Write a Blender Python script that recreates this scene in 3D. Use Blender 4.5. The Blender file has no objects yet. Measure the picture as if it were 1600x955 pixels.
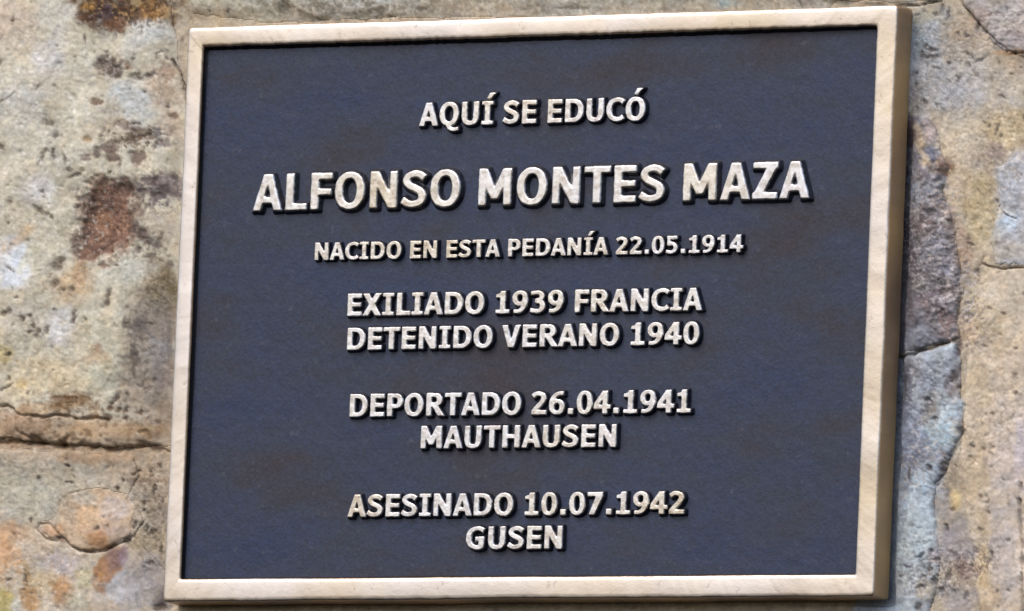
import bpy, math
import numpy as np
from mathutils import Matrix, Vector

# ------------------------------------------------------------------ camera
CAM = np.array([2.40552358, -4.17061441, -0.53081952])
RT = np.array([0.86731143, 0.495879, 0.04330004])
UP = np.array([0.01712324, -0.11665985, 0.99302431])
FW = np.array([-0.49747128, 0.8605199, 0.10967147])
FOC = 20671.05                      # focal length in photo pixels (photo 1600 wide)
T = 0.0086                          # plaque thickness; its front is the plane y = 0

scene = bpy.context.scene
cam_data = bpy.data.cameras.new("camera")
cam = bpy.data.objects.new("camera", cam_data)
scene.collection.objects.link(cam)
m = Matrix.Identity(4)
for i in range(3):
    m[i][0], m[i][1], m[i][2], m[i][3] = RT[i], UP[i], -FW[i], CAM[i]
cam.matrix_world = m
cam_data.sensor_fit = 'HORIZONTAL'
cam_data.sensor_width = 36.0
cam_data.lens = FOC / 1600.0 * 36.0
cam_data.clip_start = 0.1
cam_data.clip_end = 100.0
scene.camera = cam

# ------------------------------------------------------------------ light
SUN_EL, SUN_AZ = math.radians(50), math.radians(-22)   # azimuth measured from -Y (towards the viewer) to the left
sd = Vector((math.sin(SUN_AZ) * math.cos(SUN_EL), -math.cos(SUN_AZ) * math.cos(SUN_EL), math.sin(SUN_EL)))
world = bpy.data.worlds.new("World")
scene.world = world
world.use_nodes = True
wn = world.node_tree
bg = wn.nodes["Background"]
sky = wn.nodes.new("ShaderNodeTexSky")
sky.sky_type = 'NISHITA'
sky.sun_disc = False
sky.sun_elevation = SUN_EL
sky.sun_rotation = math.atan2(sd.x, sd.y)
sky.air_density = 1.0
sky.dust_density = 4.0
sky.ozone_density = 1.0
wn.links.new(sky.outputs[0], bg.inputs[0])
bg.inputs[1].default_value = 0.15
sun_data = bpy.data.lights.new("sun", 'SUN')
sun_data.energy = 1.1
sun_data.angle = math.radians(38)
sun_data.color = (1.0, 0.95, 0.89)
sun = bpy.data.objects.new("sun", sun_data)
sun.rotation_euler = (-sd).to_track_quat('-Z', 'Y').to_euler()
scene.collection.objects.link(sun)
scene.view_settings.view_transform = 'Standard'
scene.view_settings.look = 'None'
scene.view_settings.gamma = 1.0
scene.cycles.filter_width = 1.6
scene.view_settings.exposure = 0.46

# ------------------------------------------------------------------ helpers
def at(x, y, Y=0.0):
    """photo pixel(s) -> point(s) on the vertical plane at depth Y"""
    x = np.asarray(x, float); y = np.asarray(y, float)
    d = FW * FOC + (x[..., None] - 800) * RT - (y[..., None] - 477.5) * UP
    t = (Y - CAM[1]) / d[..., 1]
    return CAM + t[..., None] * d

def tag(o, label=None, cat=None, kind=None, group=None):
    if label: o["label"] = label
    if cat: o["category"] = cat
    if kind: o["kind"] = kind
    if group: o["group"] = group

def link(o, parent=None):
    scene.collection.objects.link(o)
    if parent: o.parent = parent
    return o

def mesh_from(name, v, f, smooth=True):
    me = bpy.data.meshes.new(name)
    v = np.asarray(v, np.float32); f = np.asarray(f, np.int32)
    me.vertices.add(len(v)); me.vertices.foreach_set("co", v.ravel())
    k = f.shape[1]
    me.loops.add(f.size); me.loops.foreach_set("vertex_index", f.ravel())
    me.polygons.add(len(f)); me.polygons.foreach_set("loop_start", np.arange(0, f.size, k, dtype=np.int32))
    me.polygons.foreach_set("use_smooth", np.full(len(f), smooth))
    me.update(calc_edges=True)
    me.validate()
    return me

def s2l(c):
    c = np.asarray(c, float) / 255.0
    return np.where(c <= 0.04045, c / 12.92, ((c + 0.055) / 1.055) ** 2.4)

def sstep(a, b, x):
    t = np.clip((x - a) / (b - a), 0, 1)
    return t * t * (3 - 2 * t)

# value noise -------------------------------------------------------
def _hash(ix, iy, s):
    n = (ix.astype(np.int64) * 374761393 + iy.astype(np.int64) * 668265263 + s * 2147483647) & 0xFFFFFFFF
    n = ((n ^ (n >> 13)) * 1274126177) & 0xFFFFFFFF
    n = ((n ^ (n >> 16)) * 2246822519) & 0xFFFFFFFF
    return ((n ^ (n >> 15)) & 0xFFFF) / 65535.0
def vnoise(x, y, s=0):
    ix = np.floor(x); iy = np.floor(y); fx = x - ix; fy = y - iy
    fx = fx * fx * fx * (fx * (fx * 6 - 15) + 10); fy = fy * fy * fy * (fy * (fy * 6 - 15) + 10)
    a = _hash(ix, iy, s); b = _hash(ix + 1, iy, s); c = _hash(ix, iy + 1, s); d = _hash(ix + 1, iy + 1, s)
    return (a + (b - a) * fx) * (1 - fy) + (c + (d - c) * fx) * fy
def fbm(x, y, scale, s=0, oct=4, gain=0.5, ridge=False):
    o = np.zeros_like(x); a = 1.0; tot = 0; c, sn = 0.8, 0.6
    px, py = x / scale, y / scale
    for k in range(oct):
        n = vnoise(px, py, s + k * 17) * 2 - 1
        if ridge: n = 1 - 2 * np.abs(n)
        o += a * n; tot += a; a *= gain
        px, py = (c * px - sn * py) * 2.03 + 11.3, (sn * px + c * py) * 2.03 + 5.7
    return o / tot

# ------------------------------------------------------------------ materials
def new_mat(name):
    m_ = bpy.data.materials.new(name); m_.use_nodes = True
    return m_, m_.node_tree.nodes, m_.node_tree.links, m_.node_tree.nodes["Principled BSDF"]

def stone_material(name, attr, spec=0.25, bump=0.5):
    m_, n, l, b = new_mat(name)
    col = n.new("ShaderNodeVertexColor"); col.layer_name = attr
    tc = n.new("ShaderNodeTexCoord")
    n1 = n.new("ShaderNodeTexNoise"); n1.inputs["Scale"].default_value = 420; n1.inputs["Detail"].default_value = 5; n1.inputs["Roughness"].default_value = 0.65
    n2 = n.new("ShaderNodeTexNoise"); n2.inputs["Scale"].default_value = 110; n2.inputs["Detail"].default_value = 6; n2.inputs["Roughness"].default_value = 0.7
    vo = n.new("ShaderNodeTexVoronoi"); vo.inputs["Scale"].default_value = 600
    for q in (n1, n2, vo): l.new(tc.outputs["Object"], q.inputs["Vector"])
    # grain in value
    mr = n.new("ShaderNodeMapRange"); mr.inputs["From Min"].default_value = 0.3; mr.inputs["From Max"].default_value = 0.7
    mr.inputs["To Min"].default_value = 0.84; mr.inputs["To Max"].default_value = 1.14
    l.new(n1.outputs["Fac"], mr.inputs["Value"])
    mr2 = n.new("ShaderNodeMapRange"); mr2.inputs["From Min"].default_value = 0.3; mr2.inputs["From Max"].default_value = 0.7
    mr2.inputs["To Min"].default_value = 0.86; mr2.inputs["To Max"].default_value = 1.12
    l.new(n2.outputs["Fac"], mr2.inputs["Value"])
    mu = n.new("ShaderNodeMath"); mu.operation = 'MULTIPLY'
    l.new(mr.outputs[0], mu.inputs[0]); l.new(mr2.outputs[0], mu.inputs[1])
    vm = n.new("ShaderNodeVectorMath"); vm.operation = 'SCALE'
    l.new(col.outputs["Color"], vm.inputs[0]); l.new(mu.outputs[0], vm.inputs["Scale"])
    # hue drift: warm / cool
    n3 = n.new("ShaderNodeTexNoise"); n3.inputs["Scale"].default_value = 170; n3.inputs["Detail"].default_value = 4
    l.new(tc.outputs["Object"], n3.inputs["Vector"])
    rp = n.new("ShaderNodeValToRGB"); rp.color_ramp.elements[0].position = 0.35; rp.color_ramp.elements[1].position = 0.65
    rp.color_ramp.elements[0].color = (1.03, 0.995, 0.95, 1); rp.color_ramp.elements[1].color = (0.97, 0.995, 1.04, 1)
    l.new(n3.outputs["Fac"], rp.inputs["Fac"])
    vm2 = n.new("ShaderNodeVectorMath"); vm2.operation = 'MULTIPLY'
    l.new(vm.outputs[0], vm2.inputs[0]); l.new(rp.outputs["Color"], vm2.inputs[1])
    l.new(vm2.outputs[0], b.inputs["Base Color"])
    b.inputs["Roughness"].default_value = 0.88
    b.inputs["Specular IOR Level"].default_value = spec
    ad = n.new("ShaderNodeMath"); ad.operation = 'ADD'
    l.new(n1.outputs["Fac"], ad.inputs[0]); l.new(n2.outputs["Fac"], ad.inputs[1])
    ad2 = n.new("ShaderNodeMath"); ad2.operation = 'MULTIPLY_ADD'; ad2.inputs[1].default_value = 0.35
    l.new(vo.outputs["Distance"], ad2.inputs[0]); l.new(ad.outputs[0], ad2.inputs[2])
    bp = n.new("ShaderNodeBump"); bp.inputs["Strength"].default_value = bump; bp.inputs["Distance"].default_value = 0.0005
    l.new(ad2.outputs[0], bp.inputs["Height"]); l.new(bp.outputs[0], b.inputs["Normal"])
    return m_

def bronze_nodes(n, l, tc):
    """warm pale polished bronze with tarnish blotches; returns colour and roughness sockets"""
    a = n.new("ShaderNodeTexNoise"); a.inputs["Scale"].default_value = 17; a.inputs["Detail"].default_value = 3; a.inputs["Roughness"].default_value = 0.5
    c = n.new("ShaderNodeTexNoise"); c.inputs["Scale"].default_value = 240; c.inputs["Detail"].default_value = 4; c.inputs["Roughness"].default_value = 0.7
    l.new(tc, a.inputs["Vector"]); l.new(tc, c.inputs["Vector"])
    r1 = n.new("ShaderNodeValToRGB"); e = r1.color_ramp.elements
    e[0].position = 0.34; e[0].color = (0.60, 0.51, 0.40, 1)
    e[1].position = 0.62; e[1].color = (0.65, 0.60, 0.58, 1)
    k = r1.color_ramp.elements.new(0.48); k.color = (0.65, 0.585, 0.53, 1)
    l.new(a.outputs["Fac"], r1.inputs["Fac"])
    r2 = n.new("ShaderNodeValToRGB"); e = r2.color_ramp.elements
    e[0].position = 0.28; e[0].color = (0.45, 0.38, 0.30, 1)
    e[1].position = 0.40; e[1].color = (1, 1, 1, 1)
    l.new(c.outputs["Fac"], r2.inputs["Fac"])
    mx = n.new("ShaderNodeMix"); mx.data_type = 'RGBA'; mx.blend_type = 'MULTIPLY'; mx.inputs[0].default_value = 0.75
    l.new(r1.outputs[0], mx.inputs[6]); l.new(r2.outputs[0], mx.inputs[7])
    rr = n.new("ShaderNodeMapRange"); rr.inputs["From Min"].default_value = 0.3; rr.inputs["From Max"].default_value = 0.7
    rr.inputs["To Min"].default_value = 0.46; rr.inputs["To Max"].default_value = 0.28
    l.new(c.outputs["Fac"], rr.inputs["Value"])
    return mx.outputs[2], rr.outputs[0], c.outputs["Fac"]

PAINT = (0.020, 0.022, 0.032, 1)

def letter_material():
    """polished top, dark patina on the flanks, blackened to carry the shade round each stroke (by height above the ground of the relief)"""
    m_, n, l, b = new_mat("cast_letter")
    tc = n.new("ShaderNodeTexCoord")
    ge = n.new("ShaderNodeNewGeometry")
    col, rough, fine = bronze_nodes(n, l, ge.outputs["Position"])
    mt = n.new("ShaderNodeTexNoise"); mt.inputs["Scale"].default_value = 330; mt.inputs["Detail"].default_value = 3; mt.inputs["Roughness"].default_value = 0.65
    l.new(ge.outputs["Position"], mt.inputs["Vector"])
    mrp = n.new("ShaderNodeValToRGB"); e = mrp.color_ramp.elements
    e[0].position = 0.36; e[0].color = (0.76, 0.78, 0.80, 1); e[1].position = 0.56; e[1].color = (1.02, 1.11, 1.22, 1)
    l.new(mt.outputs["Fac"], mrp.inputs["Fac"])
    mm = n.new("ShaderNodeMix"); mm.data_type = 'RGBA'; mm.blend_type = 'MULTIPLY'; mm.inputs[0].default_value = 1.0
    l.new(col, mm.inputs[6]); l.new(mrp.outputs[0], mm.inputs[7]); col = mm.outputs[2]
    at_ = n.new("ShaderNodeAttribute"); at_.attribute_name = "relief"
    ns = n.new("ShaderNodeTexNoise"); ns.inputs["Scale"].default_value = 700; ns.inputs["Detail"].default_value = 3
    l.new(ge.outputs["Position"], ns.inputs["Vector"])
    s = n.new("ShaderNodeMath"); s.operation = 'MULTIPLY_ADD'; s.inputs[1].default_value = 0.34
    l.new(ns.outputs["Fac"], s.inputs[0]); l.new(at_.outputs["Fac"], s.inputs[2])
    mr = n.new("ShaderNodeMapRange"); mr.interpolation_type = 'SMOOTHSTEP'
    mr.inputs["From Min"].default_value = 0.92; mr.inputs["From Max"].default_value = 1.10
    l.new(s.outputs[0], mr.inputs["Value"])
    mx = n.new("ShaderNodeMix"); mx.data_type = 'RGBA'; mx.inputs[6].default_value = (0.009, 0.010, 0.018, 1)  # flank black: patina plus the shade beside the raised strokes, put into the colour
    l.new(mr.outputs[0], mx.inputs[0]); l.new(col, mx.inputs[7])
    l.new(mx.outputs[2], b.inputs["Base Color"])
    l.new(mr.outputs[0], b.inputs["Metallic"])
    l.new(rough, b.inputs["Roughness"])
    bp = n.new("ShaderNodeBump"); bp.inputs["Strength"].default_value = 0.25; bp.inputs["Distance"].default_value = 0.0004
    l.new(fine, bp.inputs["Height"]); l.new(bp.outputs[0], b.inputs["Normal"])
    return m_

def frame_material():
    m_, n, l, b = new_mat("bronze_frame")
    ge = n.new("ShaderNodeNewGeometry")
    col, rough, fine = bronze_nodes(n, l, ge.outputs["Position"])
    # attribute 'relief': 1 on the ground-off front, 0 on the raw cast sides, -1 on the inner wall (dark paint, blackened for the frame's shadow)
    at_ = n.new("ShaderNodeAttribute"); at_.attribute_name = "relief"
    raw = n.new("ShaderNodeTexNoise"); raw.inputs["Scale"].default_value = 22; raw.inputs["Detail"].default_value = 6
    l.new(ge.outputs["Position"], raw.inputs["Vector"])
    rr = n.new("ShaderNodeValToRGB"); e = rr.color_ramp.elements
    e[0].position = 0.35; e[0].color = (0.23, 0.15, 0.10, 1)
    e[1].position = 0.68; e[1].color = (0.56, 0.37, 0.17, 1)
    k = e.new(0.52); k.color = (0.42, 0.28, 0.16, 1)
    l.new(raw.outputs["Fac"], rr.inputs["Fac"])
    f1 = n.new("ShaderNodeMapRange"); f1.interpolation_type = 'SMOOTHSTEP'
    f1.inputs["From Min"].default_value = 0.55; f1.inputs["From Max"].default_value = 0.85
    l.new(at_.outputs["Fac"], f1.inputs["Value"])
    m1 = n.new("ShaderNodeMix"); m1.data_type = 'RGBA'
    l.new(f1.outputs[0], m1.inputs[0]); l.new(rr.outputs[0], m1.inputs[6]); l.new(col, m1.inputs[7])
    ns = n.new("ShaderNodeTexNoise"); ns.inputs["Scale"].default_value = 520; ns.inputs["Detail"].default_value = 3
    l.new(ge.outputs["Position"], ns.inputs["Vector"])
    s = n.new("ShaderNodeMath"); s.operation = 'MULTIPLY_ADD'; s.inputs[1].default_value = 0.5
    l.new(ns.outputs["Fac"], s.inputs[0]); l.new(at_.outputs["Fac"], s.inputs[2])
    f2 = n.new("ShaderNodeMapRange"); f2.interpolation_type = 'SMOOTHSTEP'
    f2.inputs["From Min"].default_value = -0.30; f2.inputs["From Max"].default_value = 0.0
    l.new(s.outputs[0], f2.inputs["Value"])
    m2 = n.new("ShaderNodeMix"); m2.data_type = 'RGBA'; m2.inputs[6].default_value = (0.008, 0.008, 0.010, 1)  # near-black inner wall: the shadow inside the frame is painted in
    l.new(f2.outputs[0], m2.inputs[0]); l.new(m1.outputs[2], m2.inputs[7])
    l.new(m2.outputs[2], b.inputs["Base Color"])
    me_ = n.new("ShaderNodeMapRange"); me_.inputs['To Min'].default_value = 0.12
    l.new(f1.outputs[0], me_.inputs[0]); l.new(me_.outputs[0], b.inputs["Metallic"])
    l.new(rough, b.inputs["Roughness"])
    bp = n.new("ShaderNodeBump"); bp.inputs["Strength"].default_value = 0.2; bp.inputs["Distance"].default_value = 0.0004
    l.new(fine, bp.inputs["Height"])
    wv = n.new("ShaderNodeTexNoise"); wv.inputs["Scale"].default_value = 34; wv.inputs["Detail"].default_value = 2
    l.new(ge.outputs["Position"], wv.inputs["Vector"])
    b2 = n.new("ShaderNodeBump"); b2.inputs["Strength"].default_value = 1.0; b2.inputs["Distance"].default_value = 0.0006
    l.new(wv.outputs["Fac"], b2.inputs["Height"]); l.new(bp.outputs[0], b2.inputs["Normal"]); l.new(b2.outputs[0], b.inputs["Normal"])
    return m_

def panel_material():
    m_, n, l, b = new_mat("dark_patina_ground")
    ge = n.new("ShaderNodeNewGeometry"); P = ge.outputs["Position"]
    a = n.new("ShaderNodeTexNoise"); a.inputs["Scale"].default_value = 26; a.inputs["Detail"].default_value = 7; a.inputs["Roughness"].default_value = 0.65
    c = n.new("ShaderNodeTexNoise"); c.inputs["Scale"].default_value = 900; c.inputs["Detail"].default_value = 3; c.inputs["Roughness"].default_value = 0.7
    d = n.new("ShaderNodeTexNoise"); d.inputs["Scale"].default_value = 300; d.inputs["Detail"].default_value = 4; d.inputs["Roughness"].default_value = 0.7
    mp = n.new("ShaderNodeMapping"); mp.inputs["Scale"].default_value = (0.55, 1, 1.25); mp.inputs["Rotation"].default_value = (0, 0.25, 0)
    l.new(P, mp.inputs["Vector"]); l.new(mp.outputs[0], a.inputs["Vector"])
    for q in (c, d): l.new(P, q.inputs["Vector"])
    r = n.new("ShaderNodeValToRGB"); e = r.color_ramp.elements
    e[0].position = 0.34; e[0].color = (0.006, 0.017, 0.060, 1)
    e[1].position = 0.68; e[1].color = (0.022, 0.019, 0.029, 1)
    k = e.new(0.5); k.color = (0.011, 0.020, 0.050, 1)
    l.new(a.outputs["Fac"], r.inputs["Fac"])
    mr = n.new("ShaderNodeMapRange"); mr.inputs["From Min"].default_value = 0.3; mr.inputs["From Max"].default_value = 0.7
    mr.inputs["To Min"].default_value = 0.6; mr.inputs["To Max"].default_value = 1.45
    l.new(c.outputs["Fac"], mr.inputs["Value"])
    vm = n.new("ShaderNodeVectorMath"); vm.operation = 'SCALE'
    l.new(r.outputs[0], vm.inputs[0]); l.new(mr.outputs[0], vm.inputs["Scale"])
    # sparse pale rubbed specks
    r2 = n.new("ShaderNodeValToRGB"); e = r2.color_ramp.elements
    e[0].position = 0.62; e[0].color = (0, 0, 0, 1); e[1].position = 0.76; e[1].color = (0.3, 0.3, 0.3, 1)
    l.new(d.outputs["Fac"], r2.inputs["Fac"])
    mx = n.new("ShaderNodeMix"); mx.data_type = 'RGBA'; mx.inputs[7].default_value = (0.14, 0.14, 0.16, 1)
    l.new(r2.outputs[0], mx.inputs[0]); l.new(vm.outputs[0], mx.inputs[6])
    l.new(mx.outputs[2], b.inputs["Base Color"])
    rg = n.new("ShaderNodeMapRange"); rg.inputs["From Min"].default_value = 0.35; rg.inputs["From Max"].default_value = 0.65
    rg.inputs["To Min"].default_value = 0.34; rg.inputs["To Max"].default_value = 0.66
    l.new(a.outputs["Fac"], rg.inputs["Value"]); l.new(rg.outputs[0], b.inputs["Roughness"])
    b.inputs["Specular IOR Level"].default_value = 0.45
    ad = n.new("ShaderNodeMath"); ad.operation = 'ADD'
    l.new(c.outputs["Fac"], ad.inputs[0]); l.new(d.outputs["Fac"], ad.inputs[1])
    bp = n.new("ShaderNodeBump"); bp.inputs["Strength"].default_value = 0.3; bp.inputs["Distance"].default_value = 0.0003
    l.new(ad.outputs[0], bp.inputs["Height"]); l.new(bp.outputs[0], b.inputs["Normal"])
    return m_

# ================================================================== the wall
def axis(lo, a, b, hi, step, coarse):
    mid = np.arange(a, b + step * .5, step)
    out = [mid]
    x, s = a, step; left = []
    while x > lo: s = min(s * 1.12, coarse); x -= s; left.append(x)
    x, s = mid[-1], step; right = []
    while x < hi: s = min(s * 1.12, coarse); x += s; right.append(x)
    return np.concatenate([left[::-1], mid, right])
gx = axis(-420, -30, 1630, 2050, 1.9, 12)
gy = axis(-330, -30, 985, 1300, 1.9, 12)
PX, PY = np.meshgrid(gx, gy)
NX, NY = len(gx), len(gy)

# warped coordinates for ragged outlines
wx = PX + 9 * fbm(PX, PY, 34, 3, 4) + 3.0 * fbm(PX, PY, 9, 5, 2)
wy = PY + 9 * fbm(PX, PY, 34, 8, 4) + 3.0 * fbm(PX, PY, 9, 6, 2)
lx = PX + 3 * fbm(PX, PY, 22, 31, 3); ly = PY + 3 * fbm(PX, PY, 22, 37, 3)

def poly_sdf(x, y, pts):
    pts = np.asarray(pts, float); d = np.full(x.shape, 1e12); s = np.ones(x.shape)
    n = len(pts)
    for i in range(n):
        a = pts[i]; b = pts[i - 1]
        e = b - a; wx_ = x - a[0]; wy_ = y - a[1]
        t = np.clip((wx_ * e[0] + wy_ * e[1]) / (e @ e + 1e-20), 0, 1)
        d = np.minimum(d, (wx_ - e[0] * t) ** 2 + (wy_ - e[1] * t) ** 2)
        c1 = y >= a[1]; c2 = y < b[1]; c3 = e[0] * wy_ > e[1] * wx_
        flip = (c1 & c2 & c3) | (~c1 & ~c2 & ~c3)
        s = np.where(flip, -s, s)
    return s * np.sqrt(d)

def line_d(x, y, pts):
    d = np.full(x.shape, 1e12)
    for a, b in zip(pts[:-1], pts[1:]):
        a = np.array(a, float); b = np.array(b, float); e = b - a
        t = np.clip(((x - a[0]) * e[0] + (y - a[1]) * e[1]) / (e @ e + 1e-20), 0, 1)
        d = np.minimum(d, np.hypot(x - a[0] - e[0] * t, y - a[1] - e[1] * t))
    return d

# base mortar colour (what the stone looks like under this light; scaled to albedo below)
C = np.zeros(PX.shape + (3,))
C[:] = s2l((166, 155, 136))
Hh = 0.8 * fbm(PX, PY, 70, 51, 4) + 0.16 * fbm(PX, PY, 11, 52, 3)       # mm, towards the viewer
BIG = 900
stones = {}
def stone(key, pts, col, warp=1.0):
    sdf = poly_sdf(PX + (wx - PX) * warp, PY + (wy - PY) * warp, pts)
    stones[key] = sdf
    k = sstep(2.0, -2.0, sdf)[..., None]
    C[:] = C * (1 - k) + s2l(col) * k
    return sdf

s_upper = stone("upper", [(-BIG, -150), (60, -165), (205, -130), (262, -60), (268, 40), (276, 110), (292, 190), (296, 300), (300, 480), (290, 600), (282, 694), (200, 699), (140, 697), (90, 692), (60, 690), (20, 685), (-60, 690), (-BIG, 700)], (178, 173, 156), .5)
s_lower = stone("lower", [(-BIG, 706), (-40, 700), (60, 702), (150, 706), (208, 716), (216, 745), (196, 775), (222, 810), (206, 838), (232, 868), (258, 890), (262, 930), (300, 1000), (290, 1100), (200, 1200), (-BIG, 1200)], (172, 161, 143), .5)
s_flake = stone("flake", [(62, 814), (85, 806), (92, 785), (112, 768), (150, 762), (195, 772), (207, 800), (204, 830), (193, 842), (165, 858), (132, 862), (108, 850), (94, 842), (75, 842), (62, 830)], (176, 156, 132), .6)
s_corner = stone("corner", [(1498, -40), (1503, 8), (1524, 32), (1542, 50), (1562, 68), (1582, 82), (1650, 83), (1800, 70), (1870, -60), (1850, -220), (1600, -250), (1500, -180)], (166, 159, 155), .8)
s_dark = stone("dark", [(1330, 165), (1448, 182), (1462, 205), (1470, 240), (1480, 262), (1470, 300), (1488, 345), (1497, 410), (1500, 455), (1492, 500), (1498, 528), (1460, 540), (1425, 549), (1330, 556)], (118, 116, 122), .5)
s_blue = stone("blue", [(1330, 560), (1425, 554), (1462, 545), (1490, 536), (1498, 560), (1496, 620), (1501, 645), (1498, 682), (1484, 708), (1474, 735), (1459, 760), (1457, 800), (1462, 840), (1464, 880), (1458, 930), (1440, 1000), (1330, 1040)], (150, 158, 168), .35)
s_pale = stone("pale", [(1536, 420), (1600, 417), (1760, 405), (1790, 600), (1760, 900), (1740, 1080), (1560, 1100), (1530, 1010), (1524, 900), (1508, 800), (1498, 720), (1508, 560), (1520, 470)], (181, 168, 148), .4)
s_grey = stone("grey", [(1556, 262), (1590, 240), (1700, 225), (1800, 260), (1810, 380), (1700, 398), (1600, 411), (1545, 413), (1545, 370), (1556, 320)], (164, 166, 170), 1.0)
s_top = stone("top", [(300, -140), (420, -170), (800, -190), (1200, -180), (1470, -160), (1478, -20), (1470, 2), (1300, 0), (1290, 12), (1000, 24), (640, 26), (420, 34), (300, 20)], (160, 158, 147), .4)

def blob(cx, cy, rx, ry, col, a=0.9, ang=0, edge=.35, ragged=.5, ns=18, seed=0):
    """a stain or mineral patch with a ragged outline"""
    t = math.radians(ang); dx = PX - cx; dy = PY - cy
    u = (dx * math.cos(t) + dy * math.sin(t)) / rx; v = (-dx * math.sin(t) + dy * math.cos(t)) / ry
    m_ = (np.abs(u) < 2.4) & (np.abs(v) < 2.4)
    if not m_.any(): return None
    r = np.hypot(u[m_], v[m_])
    r = r + ragged * fbm(PX[m_], PY[m_], ns, seed + int(cx * 7 + cy * 3) % 997, 4, .6)
    k = sstep(1 + edge, 1 - edge, r) * a
    C[m_] = C[m_] * (1 - k[:, None]) + s2l(col) * k[:, None]
    full = np.zeros(PX.shape); full[m_] = k
    return full
def speck(cx, cy, rx, ry, ang=0, col=(70, 58, 48), a=.85, dep=1.0, ragged=.45):
    """a pit or knocked hole"""
    t = math.radians(ang); m_ = (np.abs(PX - cx) < 3 * max(rx, ry) + 8) & (np.abs(PY - cy) < 3 * max(rx, ry) + 8)
    if not m_.any(): return
    x_, y_ = PX[m_], PY[m_]; sd_ = int(cx * 13 + cy * 5) % 991
    dx = x_ - cx + 3.0 * fbm(x_, y_, 5, sd_, 2, .8); dy = y_ - cy + 3.0 * fbm(x_, y_, 5, sd_ + 3, 2, .8)
    u = (dx * math.cos(t) + dy * math.sin(t)) / rx; v = (-dx * math.sin(t) + dy * math.cos(t)) / ry
    k = np.exp(-(u * u + v * v) ** 2.0 * .55) * (1 + .5 * fbm(x_, y_, 3.5, sd_ + 9, 2, .8)); k = np.clip(k, 0, 1)
    halo = np.exp(-(u * u + v * v) * .28)
    C[m_] = C[m_] * (1 - .14 * halo[:, None]) * (1 - k[:, None] * a) + s2l(col) * k[:, None] * a
    Hh[m_] -= dep * k
def crack(pts, w, col=(70, 55, 42), a=.8, dep=1.6, wander=3):
    x = PX + wander * fbm(PX, PY, 14, int(pts[0][0]) % 91, 3); y = PY + wander * fbm(PX, PY, 14, int(pts[0][1]) % 87 + 5, 3)
    d = line_d(x, y, pts)
    ww = w * np.clip(.85 + 1.1 * fbm(PX, PY, 20, 77, 3, .6), .25, 1.8)
    k = sstep(ww * 1.25, ww * .15, d) * np.clip(.85 + .9 * fbm(PX, PY, 12, 78, 2), .15, 1)
    C[:] = C * (1 - k[..., None] * a) + s2l(col) * k[..., None] * a
    Hh[:] -= dep * sstep(ww * 1.7, 0, d)

# --- upper left stone: mineral tints
for b_ in [(15, 25, 40, 45, (184, 168, 150), .6), (75, 95, 26, 42, (186, 185, 184), .6), (85, 20, 30, 22, (180, 180, 174), .5),
           (55, 295, 30, 26, (184, 182, 182), .6), (20, 415, 24, 36, (190, 198, 206), .85), (35, 160, 30, 40, (176, 178, 174), .6),
           (92, 508, 24, 28, (186, 188, 190), .8), (232, 48, 34, 22, (182, 186, 184), .75), (205, 160, 34, 34, (172, 180, 184), .8),
           (205, 82, 20, 20, (178, 180, 174), .6), (252, 135, 26, 36, (166, 150, 130), .75), (170, 190, 26, 30, (172, 162, 142), .6),
           (262, 195, 22, 24, (172, 155, 136), .7), (250, 355, 26, 24, (164, 158, 147), .7), (205, 425, 40, 26, (178, 178, 166), .75),
           (30, 372, 30, 9, (184, 156, 118), .6, -40), (42, 405, 8, 26, (176, 168, 132), .5, 25), (118, 445, 26, 26, (172, 148, 112), .7), (125, 425, 10, 22, (166, 128, 80), .55),
           (100, 470, 26, 14, (176, 160, 132), .6), (60, 590, 90, 30, (184, 170, 138), .6), (5, 555, 12, 16, (190, 170, 110), .7), (32, 600, 8, 9, (182, 160, 104), .6),
           (160, 540, 40, 40, (172, 168, 148), .6), (152, 545, 9, 8, (140, 104, 70), .65), (150, 560, 18, 9, (165, 138, 105), .5), (160, 590, 30, 22, (162, 160, 140), .6),
           (20, 240, 24, 60, (176, 172, 158), .4), (110, 200, 18, 30, (182, 178, 160), .4), (30, 500, 40, 20, (180, 176, 168), .5)]:
    blob(*b_[:6], ang=(b_[6] if len(b_) > 6 else 0), edge=.5, ragged=.7, ns=22)
# --- ochre and dark deposit at the top
blob(200, -2, 80, 40, (112, 82, 50), .95, 0, .25, .6, 18); blob(170, 22, 38, 24, (78, 56, 44), .85, 10, .4, .7, 10)
blob(134, 22, 14, 15, (92, 62, 36), .9, 0, .3, .5, 8); blob(140, 12, 12, 8, (158, 122, 58), .8); blob(165, 18, 12, 14, (82, 68, 76), .7)
blob(240, 12, 26, 18, (136, 102, 52), .8, 20, .35, .8, 8); blob(262, 18, 12, 12, (150, 122, 78), .7); blob(182, 40, 20, 10, (110, 78, 52), .8); blob(210, 4, 8, 6, (170, 150, 110), .7)
blob(268, 5, 10, 10, (100, 85, 78), .7, ns=6)
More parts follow.
